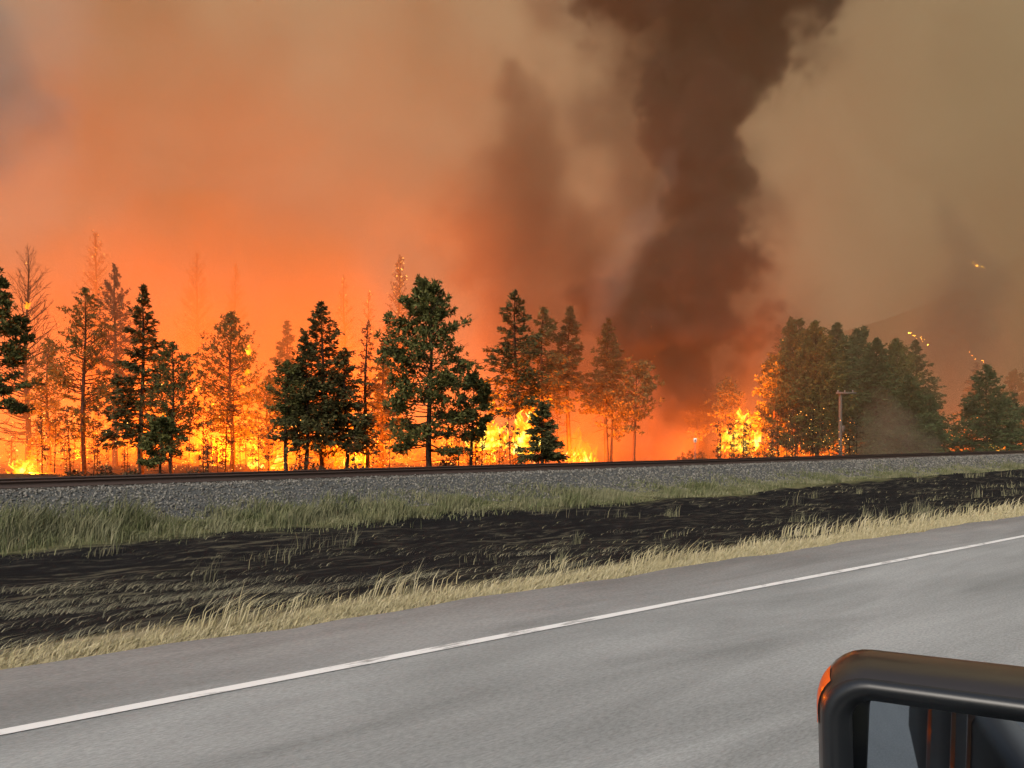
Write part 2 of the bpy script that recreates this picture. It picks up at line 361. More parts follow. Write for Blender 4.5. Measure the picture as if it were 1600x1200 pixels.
o = obj('stalk_tufts', mesh_np('stalk_tufts', *blades(n, t_, s_, h, rng.uniform(.003, .006, n)*(1+np.clip(t_, 0, 95)/20), rng.uniform(.0, .5, n), rng), [M_straw])); tag(o, kind='stuff')
n = 60000; t_ = rng.uniform(-6, 16, n); s_ = rng.uniform(7.4, 13.5, n)
k_ = clumped(t_*.45, s_*1.5, rng, .25+.10*np.clip(t_, 0, 16), 1.2); t_, s_ = t_[k_], s_[k_]; n = len(t_)
o = obj('matted_grass', mesh_np('matted_grass', *blades(n, t_, s_, rng.uniform(.03, .15, n), rng.uniform(.003, .007, n), rng.uniform(.5, 3.2, n), rng, .2), [M_matted])); tag(o, kind='stuff')
# green grass at the foot of the ballast, taller on the left
n = 130000; t_ = near_t(n, -5, 120, 1.35); s_ = rng.normal(18.2, .62, n)
k_ = (s_ > 15.6+np.clip(t_-2, 0, 30)*.085) & (s_ < 19.9) & clumped(t_*.7, s_, rng, -.55); t_, s_ = t_[k_], s_[k_]; n = len(t_)
tall = np.interp(t_, [-5, 4, 9, 14, 20, 34, 120], [.74, .68, .50, .40, .32, .30, .36])*(1+.3*np.sin(t_*.9)+.2*np.sin(t_*2.3))
cl = .55+.45*np.sin(t_*2.1+np.sin(s_*3)*1.5)*np.sin(t_*.83+1.3)+.25*np.sin(t_*5.3+s_*4)
h = tall*rng.uniform(.3, 1.05, n)*np.clip((20.3-s_)/1.6, .25, 1)*np.clip(cl, .25, 1.35)
o = obj('bank_grass', mesh_np('bank_grass', *blades(n, t_, s_, h, rng.uniform(.005, .011, n)*(1+np.clip(t_, 0, 120)/35), rng.uniform(-.1, .6, n), rng), [M_green])); tag(o, kind='stuff')

n = 26000; t_ = near_t(n, -5, 110, 1.2); s_ = 18.6+np.abs(rng.normal(0, .55, n))
k_ = (s_ < 20.2) & clumped(t_*.8, s_*1.3, rng, .75); t_, s_ = t_[k_], s_[k_]; n = len(t_)
o = obj('trackside_weeds', mesh_np('trackside_weeds', *blades(n, t_, s_, rng.uniform(.06, .26, n), rng.uniform(.004, .008, n)*(1+np.clip(t_, 0, 120)/35), rng.uniform(-.3, .9, n), rng), [M_green])); tag(o, kind='stuff')

# ------------------------------------------------------------------ trees
def sprays(pos, dr, size, rng, m, kind):
    """needle clusters: m blade-like triangles round each point"""
    n = len(pos)
    if kind == 'fir':
        d = dr[:, None]*.9+rng.normal(0, .55, (n, m, 3))*np.array((1, 1, .38)); d[..., 2] -= .12
    elif kind == 'broad': d = rng.normal(0, 1, (n, m, 3))
    else: d = dr[:, None]*.55+rng.normal(0, .75, (n, m, 3)); d[..., 2] += .22
    d /= np.linalg.norm(d, axis=2)[..., None]+1e-9
    w = np.cross(d, rng.normal(size=(n, m, 3))); w /= np.linalg.norm(w, axis=2)[..., None]+1e-9
    L_ = size[:, None, None]*rng.uniform(.6, 1.15, (n, m, 1))
    p0 = pos[:, None]+rng.normal(0, .16, (n, m, 3))*size[:, None, None]
    ww = {'fir': .17, 'broad': .34}.get(kind, .19)
    a = p0-w*L_*ww*.5; b_ = p0+d*L_*.55-w*L_*ww; c_ = p0+d*L_; e_ = p0+d*L_*.55+w*L_*ww
    v = np.stack([a, b_, c_, e_], 2).reshape(-1, 3)
    return v, np.arange(n*m*4).reshape(-1, 4)
def grow(kind, H, hw, cb, seed, dens=1.0, lean=0.0, clear=None):
    """returns (wood verts, faces), (leaf verts, faces), list of branch points. cb = height where the crown starts"""
    g = np.random.default_rng(seed); segs = []
    tr_ = .012*H+.05
    zt = np.linspace(0, H, 9); ax = np.stack([lean*zt+.10*np.sin(zt*.5+seed), .10*np.sin(zt*.4+seed*2), zt], 1); ax[0, :2] = 0
    def axis(z): return np.array([np.interp(z, zt, ax[:, 0]), np.interp(z, zt, ax[:, 1]), z])
    segs.append((ax, tr_*(1-.9*(zt/H)**1.1)))
    pts, dirs, sizes = [], [], []
    CL = H-cb
    if kind in ('pine', 'lodge', 'fir', 'burnt'):      # bare dead twigs below the crown
        for _ in range(int(9*max(0, cb-.25*H)*dens)+4):
            z = g.uniform(.1*H, max(.16*H, cb*1.05)); az = g.uniform(0, 6.28); l_ = hw*g.uniform(.2, .75); a0 = axis(z); d_ = np.array((math.cos(az), math.sin(az), g.uniform(-.25, .2)))
            segs.append((np.stack([a0, a0+d_*l_*.5, a0+d_*l_+(0, 0, -.08*l_)]), np.array((.022, .014, .006))))
    nb = int({'pine': 8.5, 'fir': 15, 'lodge': 13, 'snag': 6.0, 'burnt': 11, 'broad': 12, 'tuft': 7}[kind]*CL*dens)+6
    for q in range(nb):
        u = (q+g.random())/nb; z = cb+CL*u**.93
        if kind == 'pine': prof_ = (math.sin(math.pi*min(1, .17+.83*u**.85))**.62) if u < .93 else .34
        elif kind == 'fir': prof_ = 1.28*(1-u)**.86+.015
        elif kind == 'lodge': prof_ = (.35+.65*math.sin(math.pi*min(1, u*.7+.18)))*(1-u**4)*(.75 if u < .2 else 1)+.05
        elif kind == 'broad': prof_ = math.sqrt(max(0, 1-(2*u-1)**2))*.95+.12
        elif kind in ('snag', 'burnt'): prof_ = 1.15*(1-u)**.6*(.6+.4*min(1, u*4))+.08
        else: prof_ = .9*(1-u**3)*.8+.15
        ln = hw*prof_*g.uniform(.62, 1.12)
        if kind in ('pine', 'lodge') and g.random() < .12: ln *= 1.2
        az = g.uniform(0, 2*math.pi)
        if kind == 'pine': el = -.18+.75*u+g.normal(0, .14); curve = .16
        elif kind == 'fir': el = -.22+.75*u**1.5+g.normal(0, .08); curve = .10
        elif kind == 'lodge': el = -.05+.9*u+g.normal(0, .15); curve = .22
        elif kind == 'broad': el = .1+.9*u+g.normal(0, .25); curve = .1
        elif kind in ('snag', 'burnt'): el = -.12+1.1*u+g.normal(0, .12); curve = .35
        else: el = .2+g.normal(0, .3); curve = -.3
        d0 = np.array((math.cos(az)*math.cos(el), math.sin(az)*math.cos(el), math.sin(el)))
        uu = np.linspace(0, 1, 5)[:, None]
        wob = g.normal(0, .05, 3)*ln
        p = axis(z)+d0*ln*uu+np.array((0, 0, 1.))*curve*ln*uu**2+wob*np.sin(uu*3)
        r0 = max(.012, tr_*.26*(1-u*.7)*min(1, ln/hw+.2))
        segs.append((p, r0*(1-.8*uu[:, 0])))
        nsub = {'pine': 15, 'fir': 16, 'lodge': 12, 'broad': 9, 'snag': 0, 'burnt': 8, 'tuft': 5}[kind]
        # side twigs
        if kind in ('pine', 'snag', 'burnt', 'broad', 'tuft'):
            for _ in range(3 if kind != 'snag' else 5):
                f_ = g.uniform(.3, .95); a_ = p[0]*(1-f_)+p[-1]*f_; tw = d0*.7+g.normal(0, .45, 3); tw[2] += .15
                e_ = a_+tw*ln*.28; segs.append((np.stack([a_, (a_+e_)/2+g.normal(0, .02, 3), e_]), np.array((.5, .35, .1))*r0))
        k = max(0, int(nsub*(ln/hw+.25)*g.uniform(.7, 1.2)))
        if k and not (kind in ('pine',) and g.random() < .07):
            lo = {'pine': .42, 'fir': .12, 'lodge': .25, 'broad': .3, 'burnt': .2, 'tuft': .5}[kind]
            f_ = lo+(1-lo)*g.random(k)**.75
            side = np.cross(d0, (0, 0, 1.)); side /= np.linalg.norm(side)+1e-9
            sp_ = {'pine': .20, 'fir': .26, 'lodge': .20, 'broad': .3, 'burnt': .12, 'tuft': .06}[kind]*ln
            q_ = np.stack([np.interp(f_, uu[:, 0], p[:, a]) for a in range(3)], 1)
            off = side*(g.uniform(-1, 1, k)*(1.25-f_ if kind == 'fir' else .9)*sp_)[:, None]+g.normal(0, .05, (k, 3))*ln
            q_ = q_+off; pts.append(q_); dd = np.repeat(d0[None], k, 0)+off/(sp_+.01)*.5; dirs.append(dd)
            sz = {'pine': .27, 'fir': .30, 'lodge': .22, 'broad': .20, 'burnt': .17, 'tuft': .19}[kind]
            sizes.append(g.uniform(.75, 1.25, k)*sz*(.7+.03*H)*((1-.32*u) if kind in ('fir', 'lodge', 'burnt') else 1))
    if kind not in ('snag',):    # leader
        k = 5; z = np.linspace(H*.965, H, k); pts.append(np.array([axis(a) for a in z])); dirs.append(np.tile((0, 0, 1.), (k, 1))); sizes.append(np.full(k, .24 if kind in ('pine', 'broad') else .13))
    wood = tubes(segs, 4)
    if pts:
        pts = np.concatenate(pts); dirs = np.concatenate(dirs); sizes = np.concatenate(sizes)
        m = {'pine': 11, 'fir': 8, 'lodge': 8, 'broad': 9, 'burnt': 5, 'tuft': 6}[kind]
        leaf = sprays(pts, dirs, sizes, g, m, 'fir' if kind == 'fir' else ('broad' if kind == 'broad' else 'pine'))
    else: leaf = None; pts = np.concatenate([s[0] for s in segs[1:]])
    if leaf is not None and kind == 'burnt': pts = np.concatenate([s[0] for s in segs[1:]])
    return wood, leaf, pts

def specks(pos, size, rng, flat=1.0):
    n = len(pos); base = np.array([(1, 0, -.4), (-.5, .8, -.4), (-.5, -.8, -.4), (0, 0, 1)], float)
    v = base[None]*rng.uniform(.5, 1.3, (n, 4, 1))*size[:, None, None]*np.array((1, 1, flat))+pos[:, None]
    return v.reshape(-1, 3), (np.array([(0, 1, 2), (0, 3, 1), (1, 3, 2), (2, 3, 0)])[None]+np.arange(n)[:, None, None]*4).reshape(-1, 3)
GZF = -.80
NAME = {'pine': 'pine_tree', 'lodge': 'pine_tree', 'fir': 'fir_tree', 'broad': 'leafy_tree', 'snag': 'dead_tree', 'burnt': 'burnt_tree', 'tuft': 'burnt_tree'}
CATN = {'pine': 'pine tree', 'lodge': 'pine tree', 'fir': 'fir tree', 'broad': 'tree', 'snag': 'dead tree', 'burnt': 'burnt tree', 'tuft': 'burnt tree'}
def tree(kind, px, top, hw, cb, Y, label, seed, leaf='', dens=1.0, lean=0.0, embers=0, group=None):
    if px > 1225 and kind in ('pine', 'fir') and Y < 80: leaf = 'green'
    X = (px-800)/F*Y; H = EYE+(HZ-top)/F*Y-GZF; w = hw/F*Y*{'pine': 1.08, 'lodge': 1.22}.get(kind, 1.04); c_ = max(.3, EYE+(HZ-cb)/F*Y-GZF)
    if 1200 < px < 1470 and Y < 80: dens *= 1.3; w *= 1.1; embers = int(embers*.4)
    wood, lf, pts = grow(kind, H, w, c_, seed, dens, lean)
    r = empty(NAME[kind], (X-lean*H*.5, Y, GZF)); tag(r, label, CATN[kind], group)
    charred = kind in ('snag', 'burnt', 'tuft')
    obj('trunk', mesh_np('trunk', *wood, [M_char if charred else M_bark], True), r)
    if lf is not None:
        mt = NEEDLE[leaf or {'pine': 'pine', 'lodge': 'pine', 'fir': 'fir', 'broad': 'broad', 'burnt': 'scorch', 'tuft': 'scorch'}[kind]]
        obj('crown', mesh_np('crown', *lf, [mt]), r)
    if embers:
        g = np.random.default_rng(seed+900); k = g.integers(0, len(pts), embers)
        q = pts[k]+g.normal(0, .12, (embers, 3))
        tag(obj('ember', mesh_np('ember', *specks(q, g.uniform(.02, .075, embers)*Y/60, g), [M_ember]), r), kind='stuff')
    return r

TREES = [
 # kind, px, top, half width, crown foot, distance, label, extras
 ('pine', -8, 428, 46, 640, 43, 'dark pine cut off by the left frame edge', dict()),
 ('snag', 42, 388, 58, 700, 61, 'tall bare dead tree with upswept branches and two flame spots', dict(dens=2.0, embers=6)),
 ('lodge', 76, 532, 27, 695, 55, 'small thin pine just right of the bare dead tree', dict(dens=1.01, embers=4)),
 ('lodge', 131, 452, 42, 685, 51, 'tall scraggly pine third from the left', dict(dens=0.91, embers=8)),
 ('lodge', 180, 415, 30, 650, 63, 'narrow smoke-veiled pine between two darker pines on the left', dict(dens=0.75, embers=12, leaf='scorch')),
 ('fir', 222, 446, 46, 690, 47, 'dense dark conifer with pointed top behind the smallest pine', dict(dens=.9, lean=.01, embers=4)),
 ('lodge', 268, 536, 42, 722, 45.5, 'dark pine leaning on the dense conifer, green top, left of the gap', dict(dens=1.52, embers=4)),
 ('pine', 247, 660, 32, 728, 36, 'smallest green pine close behind the rails on the left', dict(dens=1.6)),
 ('lodge', 362, 490, 46, 692, 53, 'solitary pine with bright flames along its right side', dict(dens=1.31, embers=18)),
 ('fir', 447, 503, 30, 650, 64, 'slender hazy fir behind the left shoulder of the dense fir group', dict(dens=.8)),
 ('lodge', 418, 588, 26, 700, 58, 'short thin pine left of the dense fir group', dict(dens=1.22, embers=8)),
 ('lodge', 448, 568, 32, 668, 47, 'dark pine with long bare trunk at the left edge of the dense fir group', dict(dens=1.73)),
 ('fir', 503, 474, 66, 690, 49, 'tallest broad fir of the dense group, its tip lost in smoke', dict(dens=1.3)),
 ('fir', 478, 520, 44, 690, 47, 'dark fir standing before the tallest of the dense group', dict(dens=1.2)),
 ('fir', 540, 545, 38, 705, 48.5, 'rust-tinged fir at the right edge of the dense group', dict(dens=1.1, embers=15)),
 ('tuft', 573, 503, 20, 700, 50, 'spindly burnt tree with drooping tufts left of the small fir', dict(dens=1.3, embers=18)),
 ('fir', 598, 530, 24, 680, 56, 'narrow dark fir between the spindly burnt tree and the big pine', dict(dens=1.0, embers=8)),
 ('pine', 672, 450, 76, 705, 42, 'largest green pine with a thick dark trunk and rounded top', dict(dens=1.75)),
 ('pine', 738, 588, 26, 690, 46, 'half-hidden pine at the right side of the largest pine', dict(dens=1.5, embers=4)),
 ('fir', 806, 456, 54, 640, 51, 'tall open fir above the brightest flames', dict(dens=.95)),
 ('fir', 848, 482, 46, 635, 55, 'orange-lit fir touching the right side of the tall open fir', dict(dens=.9, leaf='broad')),
 ('fir', 888, 481, 32, 610, 57, 'brown layered fir right of the tall open fir', dict(dens=1.0)),
 ('fir', 948, 500, 34, 640, 57.5, 'dark fir at the left edge of the black smoke column', dict(dens=1.1)),
 ('fir', 850, 630, 30, 716, 38, 'small dense green fir close behind the rails by the flames', dict(dens=1.8)),
 ('broad', 992, 580, 38, 676, 57, 'round olive tree lit by fire under the smoke column', dict(dens=1.5)),
 ('broad', 955, 612, 32, 684, 58, 'low dim tree left of the round olive tree', dict(dens=1.4)),
 ('broad', 1088, 602, 22, 690, 66, 'dim narrow tree left of the rounded tree beside the flames', dict(dens=1.5)),
 ('broad', 1135, 604, 30, 690, 64, 'rounded brown tree directly behind the right-hand flames', dict(dens=1.5)),
 ('fir', 1216, 508, 18, 640, 82, 'distant grey fir fading into smoke left of the pine grove', dict(dens=1.0)),
 ('pine', 1212, 560, 34, 706, 60, 'olive pine leading the grove on its left side', dict(dens=1.6, embers=12)),
 ('pine', 1244, 507, 34, 700, 62, 'tall pine at the left shoulder of the grove', dict(dens=1.7, embers=15)),
 ('lodge', 1276, 504, 34, 700, 60, 'tall round-topped pine second in the grove', dict(dens=2.34, embers=9)),
 ('fir', 1308, 506, 46, 700, 64, 'highest pine in the middle of the grove behind the utility pole', dict(dens=1.8, embers=4)),
 ('pine', 1342, 522, 30, 700, 66, 'dense pine right of the utility pole', dict(dens=2.0)),
 ('fir', 1370, 530, 42, 702, 62, 'pine with blunt top in the right half of the grove', dict(dens=2.0)),
 ('lodge', 1398, 532, 32, 702, 63, 'tall pine beside the fir spire in the grove', dict(dens=2.60)),
 ('fir', 1430, 533, 40, 690, 68, 'fir spire rising from the right end of the grove', dict(dens=1.0)),
 ('fir', 1418, 588, 44, 706, 60, 'broad low pine in front of the fir spire', dict(dens=2.0)),
 ('fir', 1452, 618, 38, 708, 62, 'low sloping fir ending the grove on the right', dict(dens=1.8)),
 ('fir', 1541, 571, 50, 704, 60, 'broad dark cone-shaped fir standing apart on the far right', dict(dens=2.0, embers=6)),
 ('pine', 1578, 626, 32, 704, 62, 'low dark pine at the right side of the cone-shaped fir', dict(dens=2.0)),
 ('fir', 1524, 568, 26, 690, 88, 'faint thin fir behind the cone-shaped fir', dict(dens=.7)),
 ('pine', 1584, 584, 24, 690, 90, 'faint brown pine at the right frame edge', dict(dens=1.2)),
 ('burnt', 150, 366, 36, 640, 86, 'ghostly burning tree with a glowing crown above the left pines', dict(dens=.8, embers=102)),
 ('burnt', 308, 398, 36, 640, 104, 'faint grey tree left of the other faint one above the gap', dict(dens=1.0, embers=3)),
 ('burnt', 368, 414, 24, 640, 110, 'faintest grey tree top above the solitary pine', dict(dens=1.0, embers=1)),
 ('burnt', 538, 432, 24, 640, 92, 'burning tree shown mostly by its embers above the dense firs', dict(dens=.6, embers=66)),
 ('burnt', 577, 456, 24, 640, 92, 'second ember-dotted tree nearer the big pine', dict(dens=.6, embers=48)),
 ('burnt', 624, 402, 28, 640, 84, 'tall red burning tree sparkling left of the largest pine', dict(dens=1.2, embers=144)),
]
for q, (kind, px, top, hw, cb, Y, lab, ex) in enumerate(TREES):
    tree(kind, px, top, hw, cb, Y, lab, 100+q, **ex)

# thin burning saplings of the understorey, copies of six
def sapling(seed):
    g = np.random.default_rng(seed); H = g.uniform(2.2, 4.2); zt = np.linspace(0, H, 5)
    ax = np.stack([g.normal(0, .05)*zt, g.normal(0, .03)*zt, zt], 1); segs = [(ax, .032*(1-.8*zt/H))]
    for _ in range(26):
        z = g.uniform(.3, H*.96); az = g.uniform(0, 6.28); l_ = g.uniform(.2, .75)*(1-.5*z/H); a_ = np.array([np.interp(z, zt, ax[:, 0]), np.interp(z, zt, ax[:, 1]), z])
        d = np.array((math.cos(az), math.sin(az), g.uniform(-.1, .6))); segs.append((np.stack([a_, a_+d*l_*.5+(0, 0, .03), a_+d*l_]), np.array((.012, .009, .005))))
    r = empty('burnt_sapling', (0, 0, GZF))
    obj('trunk', mesh_np('sapling', *tubes(segs, 3), [M_char]), r)
    tip = np.concatenate([s[0][1:] for s in segs[1:]]); k = g.integers(0, len(tip), 60)
    d = g.normal(0, 1, (60, 3)); obj('crown', mesh_np('sapling_crown', *sprays(tip[k], d, g.uniform(.10, .2, 60), g, 4, 'pine'), [NEEDLE['scorch']]), r)
    k = g.integers(0, len(tip), 7); tag(obj('ember', mesh_np('ember', *specks(tip[k], g.uniform(.015, .035, 7), g), [M_ember]), r), kind='stuff')
    return r
protos = [sapling(700+i) for i in range(6)]; used = set()
g = np.random.default_rng(11)
def put_sapling(px, Y, label, group):
    i = int(g.integers(0, 6))
    if i in used: o = copy_tree(protos[i])
    else: used.add(i); o = protos[i]
    o.location = ((px-800)/F*Y, Y, GZF); o.rotation_euler = (0, 0, g.uniform(0, 6.28)); s = g.uniform(.7, 1.45); o.scale = (s, s, s)
    tag(o, label, 'sapling', group)
for x0, x1, y0, y1, n_, where in [
    (10, 70, 47, 62, 5, 'below the tall bare dead tree at the far left'), (75, 125, 45, 60, 6, 'left of the scraggly pine'), (140, 205, 45, 60, 7, 'between the scraggly pine and the smallest pine'),
    (280, 340, 45, 60, 8, 'in the gap left of the solitary pine'), (345, 400, 46, 64, 7, 'under the solitary pine'), (402, 470, 45, 60, 7, 'among the thin pines left of the dense firs'),
    (475, 545, 45, 55, 7, 'under the dense firs'), (550, 610, 45, 64, 9, 'around the spindly burnt tree'), (690, 735, 47, 60, 8, 'right of the largest pine trunk'),
    (740, 790, 47, 57, 10, 'before the bright flames left of the tall open fir trunk'), (795, 880, 45, 60, 10, 'around the small dense green fir'),
    (1120, 1180, 50, 57, 9, 'before the bright flames left of the grove'), (1185, 1250, 50, 58, 10, 'under the left end of the pine grove'), (1255, 1345, 50, 58, 8, 'near the utility pole foot')]:
    for _ in range(n_): put_sapling(g.uniform(x0, x1), g.uniform(y0, y1), 'thin bare scorched sapling '+where, 'scorched saplings '+where)
# low brush just behind the rails
def shrub(px, Y, w, h, label, seed):
    g = np.random.default_rng(seed); n = int(220*w)
    a = g.uniform(0, 6.28, n); rr_ = np.sqrt(g.random(n)); hh = g.random(n)
    pos = np.stack([np.cos(a)*rr_*w, np.sin(a)*rr_*w*.5, hh*h*np.sqrt(np.clip(1-rr_**2, 0, 1))+.05], 1)
    r = empty('shrub', ((px-800)/F*Y, Y, float(gz(0, 25.0+0)*0)+GZF+.12)); tag(r, label, 'shrub')
    segs = [(np.stack([(0, 0, 0), p*.5+(0, 0, .05), p]), np.array((.02, .012, .006))) for p in pos[:26]]
    obj('stem', mesh_np('stem', *tubes(segs, 3), [M_char]), r)
    obj('foliage', mesh_np('foliage', *sprays(pos, g.normal(0, 1, (n, 3)), g.uniform(.1, .22, n), g, 6, 'pine'), [NEEDLE['scorch']]), r)
for q, (px, Y, w, h, lab) in enumerate([
    (165, 36, .55, 1.02, 'rounded dry shrub behind the rails left of the smallest pine'), (122, 36, .8, .72, 'low scraggly brush left of the rounded shrub'),
    (208, 36, .7, .7, 'low brush between the rounded shrub and the smallest pine'), (305, 36, 1.1, .78, 'wide low brush right of the smallest pine'),
    (480, 42, 1.5, .98, 'long low brush under the dense firs'), (560, 42, .9, .82, 'small brush below the spindly burnt tree'),
    (700, 46, .9, 1.02, 'low brush right of the largest trunk'), (1085, 58, 1.6, 1.2, 'brush below the small white marker'), (1190, 56, 1.6, 1.2, 'brush under the leading pine of the grove')]):
    shrub(px, Y, w, h, lab, 400+q)

# ------------------------------------------------------------------ fire
def flame_mesh(w, h, n, seed, depth=None, slant=.0):
    """many small licks of flame, piled into one ragged body"""
    g = np.random.default_rng(seed); vs, fs, o_ = [], [], 0
    K, S = 6, 5; n = int(n*6)
    for q in range(n):
        bx = w*float(np.clip(g.normal(0, .42), -1, 1)); by = g.uniform(-1, 1)*(depth or w*.5)
        top = h*(1-.6*abs(bx)/w)*(.55+.45*math.sin(bx*3.1/max(w, .3)+seed)**2)
        z0 = top*g.random()**1.5*.8; hh = max(.12, min(1.1, h*.34))*g.uniform(.35, 1.25)*(1-.4*z0/h); r0 = hh*g.uniform(.12, .30); ph = g.uniform(0, 6.28); sl = slant+g.normal(0, .3)
        for k in range(K):
            u = k/(K-1); r_ = r0*(math.sin(math.pi*(u*.78+.16))**.9)*(1-u**2.5)+.003
            cx = bx+sl*hh*u+math.sin(u*6+ph)*r0*.9*u; cy = by+math.cos(u*5+ph)*r0*.6*u
            for s in range(S):
                a = s*2*math.pi/S+u*1.4; rj = r_*(1+.45*math.sin(a*2+ph+u*9)); vs.append((cx+math.cos(a)*rj, cy+math.sin(a)*rj, z0+hh*u))
        for k in range(K-1):
            for s in range(S): a = o_+k*S+s; b_ = o_+k*S+(s+1) % S; fs.append((a, b_, b_+S, a+S))
        o_ += K*S
    return np.array(vs), np.array(fs)
def fire(px, py, Y, wpx, hpx, n, label, seed, watts=0, orange=False, slant=.15, lift=.3, name='ground_fire'):
    base = P(px, py, Y); w = wpx/F*Y; h = hpx/F*Y
    r = empty(name, base); tag(r, label, 'fire')
    tag(obj('flame', mesh_np('flame', *flame_mesh(w, h, n, seed, slant=slant), [M_flame_o if orange else M_flame], True), r), kind='stuff')
    if watts:
        l = bpy.data.lights.new('fire_light', 'POINT'); l.energy = watts; l.color = (1, .155, .004); l.shadow_soft_size = 0.0
        lo = bpy.data.objects.new('fire_light', l); C.objects.link(lo); lo.parent = r; lo.location = (0, .6, h*lift)
    return r
FIRES = [
 (34, 750, 50, 13, 46, 9, 'single yellow ground fire at the far left behind the rails', 9000, False),
 (-110, 735, 80, 60, 150, 16, 'ground fire beyond the left frame edge', 42000, True),
 (120, 725, 84, 80, 60, 20, 'low orange fire deep behind the scraggly left pines', 42000, True),
 (230, 722, 76, 60, 70, 16, 'low orange fire deep behind the dense dark conifer', 30000, True),
 (322, 730, 66, 22, 60, 9, 'orange fire in the gap left of the solitary pine', 20000, True),
 (400, 733, 52, 14, 20, 7, 'small ground fire left of the brighter one behind the rails', 0, False),
 (432, 733, 50, 15, 30, 8, 'bright yellow ground fire under the thin pines', 9000, False),
 (395, 722, 88, 90, 80, 20, 'distant orange fire behind the solitary pine', 42000, True),
 (550, 730, 50, 14, 28, 8, 'round yellow ground fire below the spindly burnt tree', 9000, False),
 (510, 712, 60, 60, 40, 22, 'scattered flames under the dense firs', 0, True),
 (590, 720, 78, 70, 90, 16, 'distant orange fire behind the spindly burnt tree', 30000, True),
 (700, 722, 74, 60, 80, 16, 'distant orange fire behind the largest pine', 22000, True),
 (760, 704, 49.5, 28, 66, 22, 'bright yellow flames in brush left of the tall open fir trunk', 12000, False),
 (822, 712, 50, 22, 96, 24, 'tall yellow flames behind the small dense fir', 14000, False),
 (768, 724, 52, 10, 22, 5, 'small slanting flame behind the rails below the bright brush fire', 0, False),
 (906, 722, 54, 26, 30, 12, 'row of low yellow flames right of the small dense fir', 9000, False),
 (890, 715, 66, 40, 60, 14, 'orange fire base beside the low yellow row', 9000, True),
 (1155, 708, 57, 30, 74, 26, 'bright yellow flames left of the pine grove', 26000, False),
 (1205, 716, 60, 60, 34, 26, 'low flames running under the leading pine of the grove', 12000, True),
 (1262, 716, 76, 46, 100, 26, 'orange fire glowing behind the left trunks of the grove', 9000, True),
 (1308, 716, 62, 12, 32, 8, 'small orange fire at the foot of the utility pole', 2500, True),
 (1372, 708, 72, 46, 14, 12, 'faint low flames in smoke under the right half of the grove', 900, True),
 (1498, 712, 84, 20, 60, 12, 'orange fire in the gap between grove and cone-shaped fir', 9000, True),
 (1548, 710, 66, 22, 34, 12, 'yellow flames under the cone-shaped fir', 2500, False),
 (1594, 712, 84, 14, 30, 8, 'small fire at the right frame edge', 3000, True),
]
for q, (px, py, Y, w, h, n, lab, e, orange) in enumerate(FIRES): fire(px, py, Y, w, h, n, lab, 600+q, e*(1.45 if px < 700 else 1.0), orange)
for q, (px, py, Y, w, h, lab) in enumerate([
    (43, 484, 60.5, 4, 18, 'upper flame spot on the bare dead tree'), (40, 552, 60.5, 4, 10, 'lower flame spot on the bare dead tree'),
    (388, 556, 52.5, 5, 22, 'upper flame on the right side of the solitary pine'), (388, 588, 52.5, 6, 20, 'middle flame on the right side of the solitary pine'),
    (378, 606, 52.5, 4, 12, 'lowest flame on the right side of the solitary pine'), (309, 612, 53, 5, 18, 'flame hanging in the gap left of the solitary pine'),
    (332, 634, 53, 4, 12, 'small flame on the left side of the solitary pine'), (256, 652, 44.5, 3, 10, 'tiny flame above the tip of the smallest pine'),
    (758, 640, 58, 8, 34, 'flame climbing the left branches of the tall open fir')]):
    fire(px, py, Y, w, h, 4, lab, 660+q, 0, False, name='crown_fire')
# fire lines on the far slope
def hill_z(x, y): return -3+min(max((x-60)/420, 0), 1)*170*min(max((y-330)/220, 0), 1)+6*math.sin(x*.03)*math.sin(y*.02)*min(max((y-330)/60, 0), 1)
def on_hill(px, py):
    for y in range(332, 700, 2):
        p = P(px, py, y)
        if p.z < hill_z(p.x, y): return p
    return P(px, py, 330)
for q, (pts_, lab) in enumerate([
    ([(1423, 522), (1429, 526), (1434, 529), (1440, 532), (1445, 535), (1450, 540)], 'line of fire on the smoky slope above the fir spire'),
    ([(1516, 556), (1521, 558), (1526, 562), (1533, 567)], 'short line of fire on the slope above the cone-shaped fir'),
    ([(1520, 414), (1528, 417), (1536, 418)], 'faint highest fire line on the slope at the right'),
    ([(1529, 478), (1537, 480)], 'faint small fire on the slope between the two lines at the right'),
    ([(1597, 610)], 'small fire on the slope at the right frame edge')]):
    vs, fs, o_ = [], [], 0; g = np.random.default_rng(q+50); b0 = on_hill(*pts_[0])
    for px, py in pts_:
        p = on_hill(px, py); v, f = flame_mesh(1.7 if len(pts_) > 3 else .9, 4.4 if len(pts_) > 3 else 2.4, 1, 800+q*10+int(px)); v = v*(1.0, 1, g.uniform(.6, 1))+(p.x-b0.x, p.y-b0.y, p.z-b0.z)
        vs.append(v); fs.append(f+o_); o_ += len(v)
    r = obj('hillside_fire', mesh_np('hillside_fire', np.concatenate(vs), np.concatenate(fs), [M_far_flame], True), None, b0); tag(r, lab, 'fire')
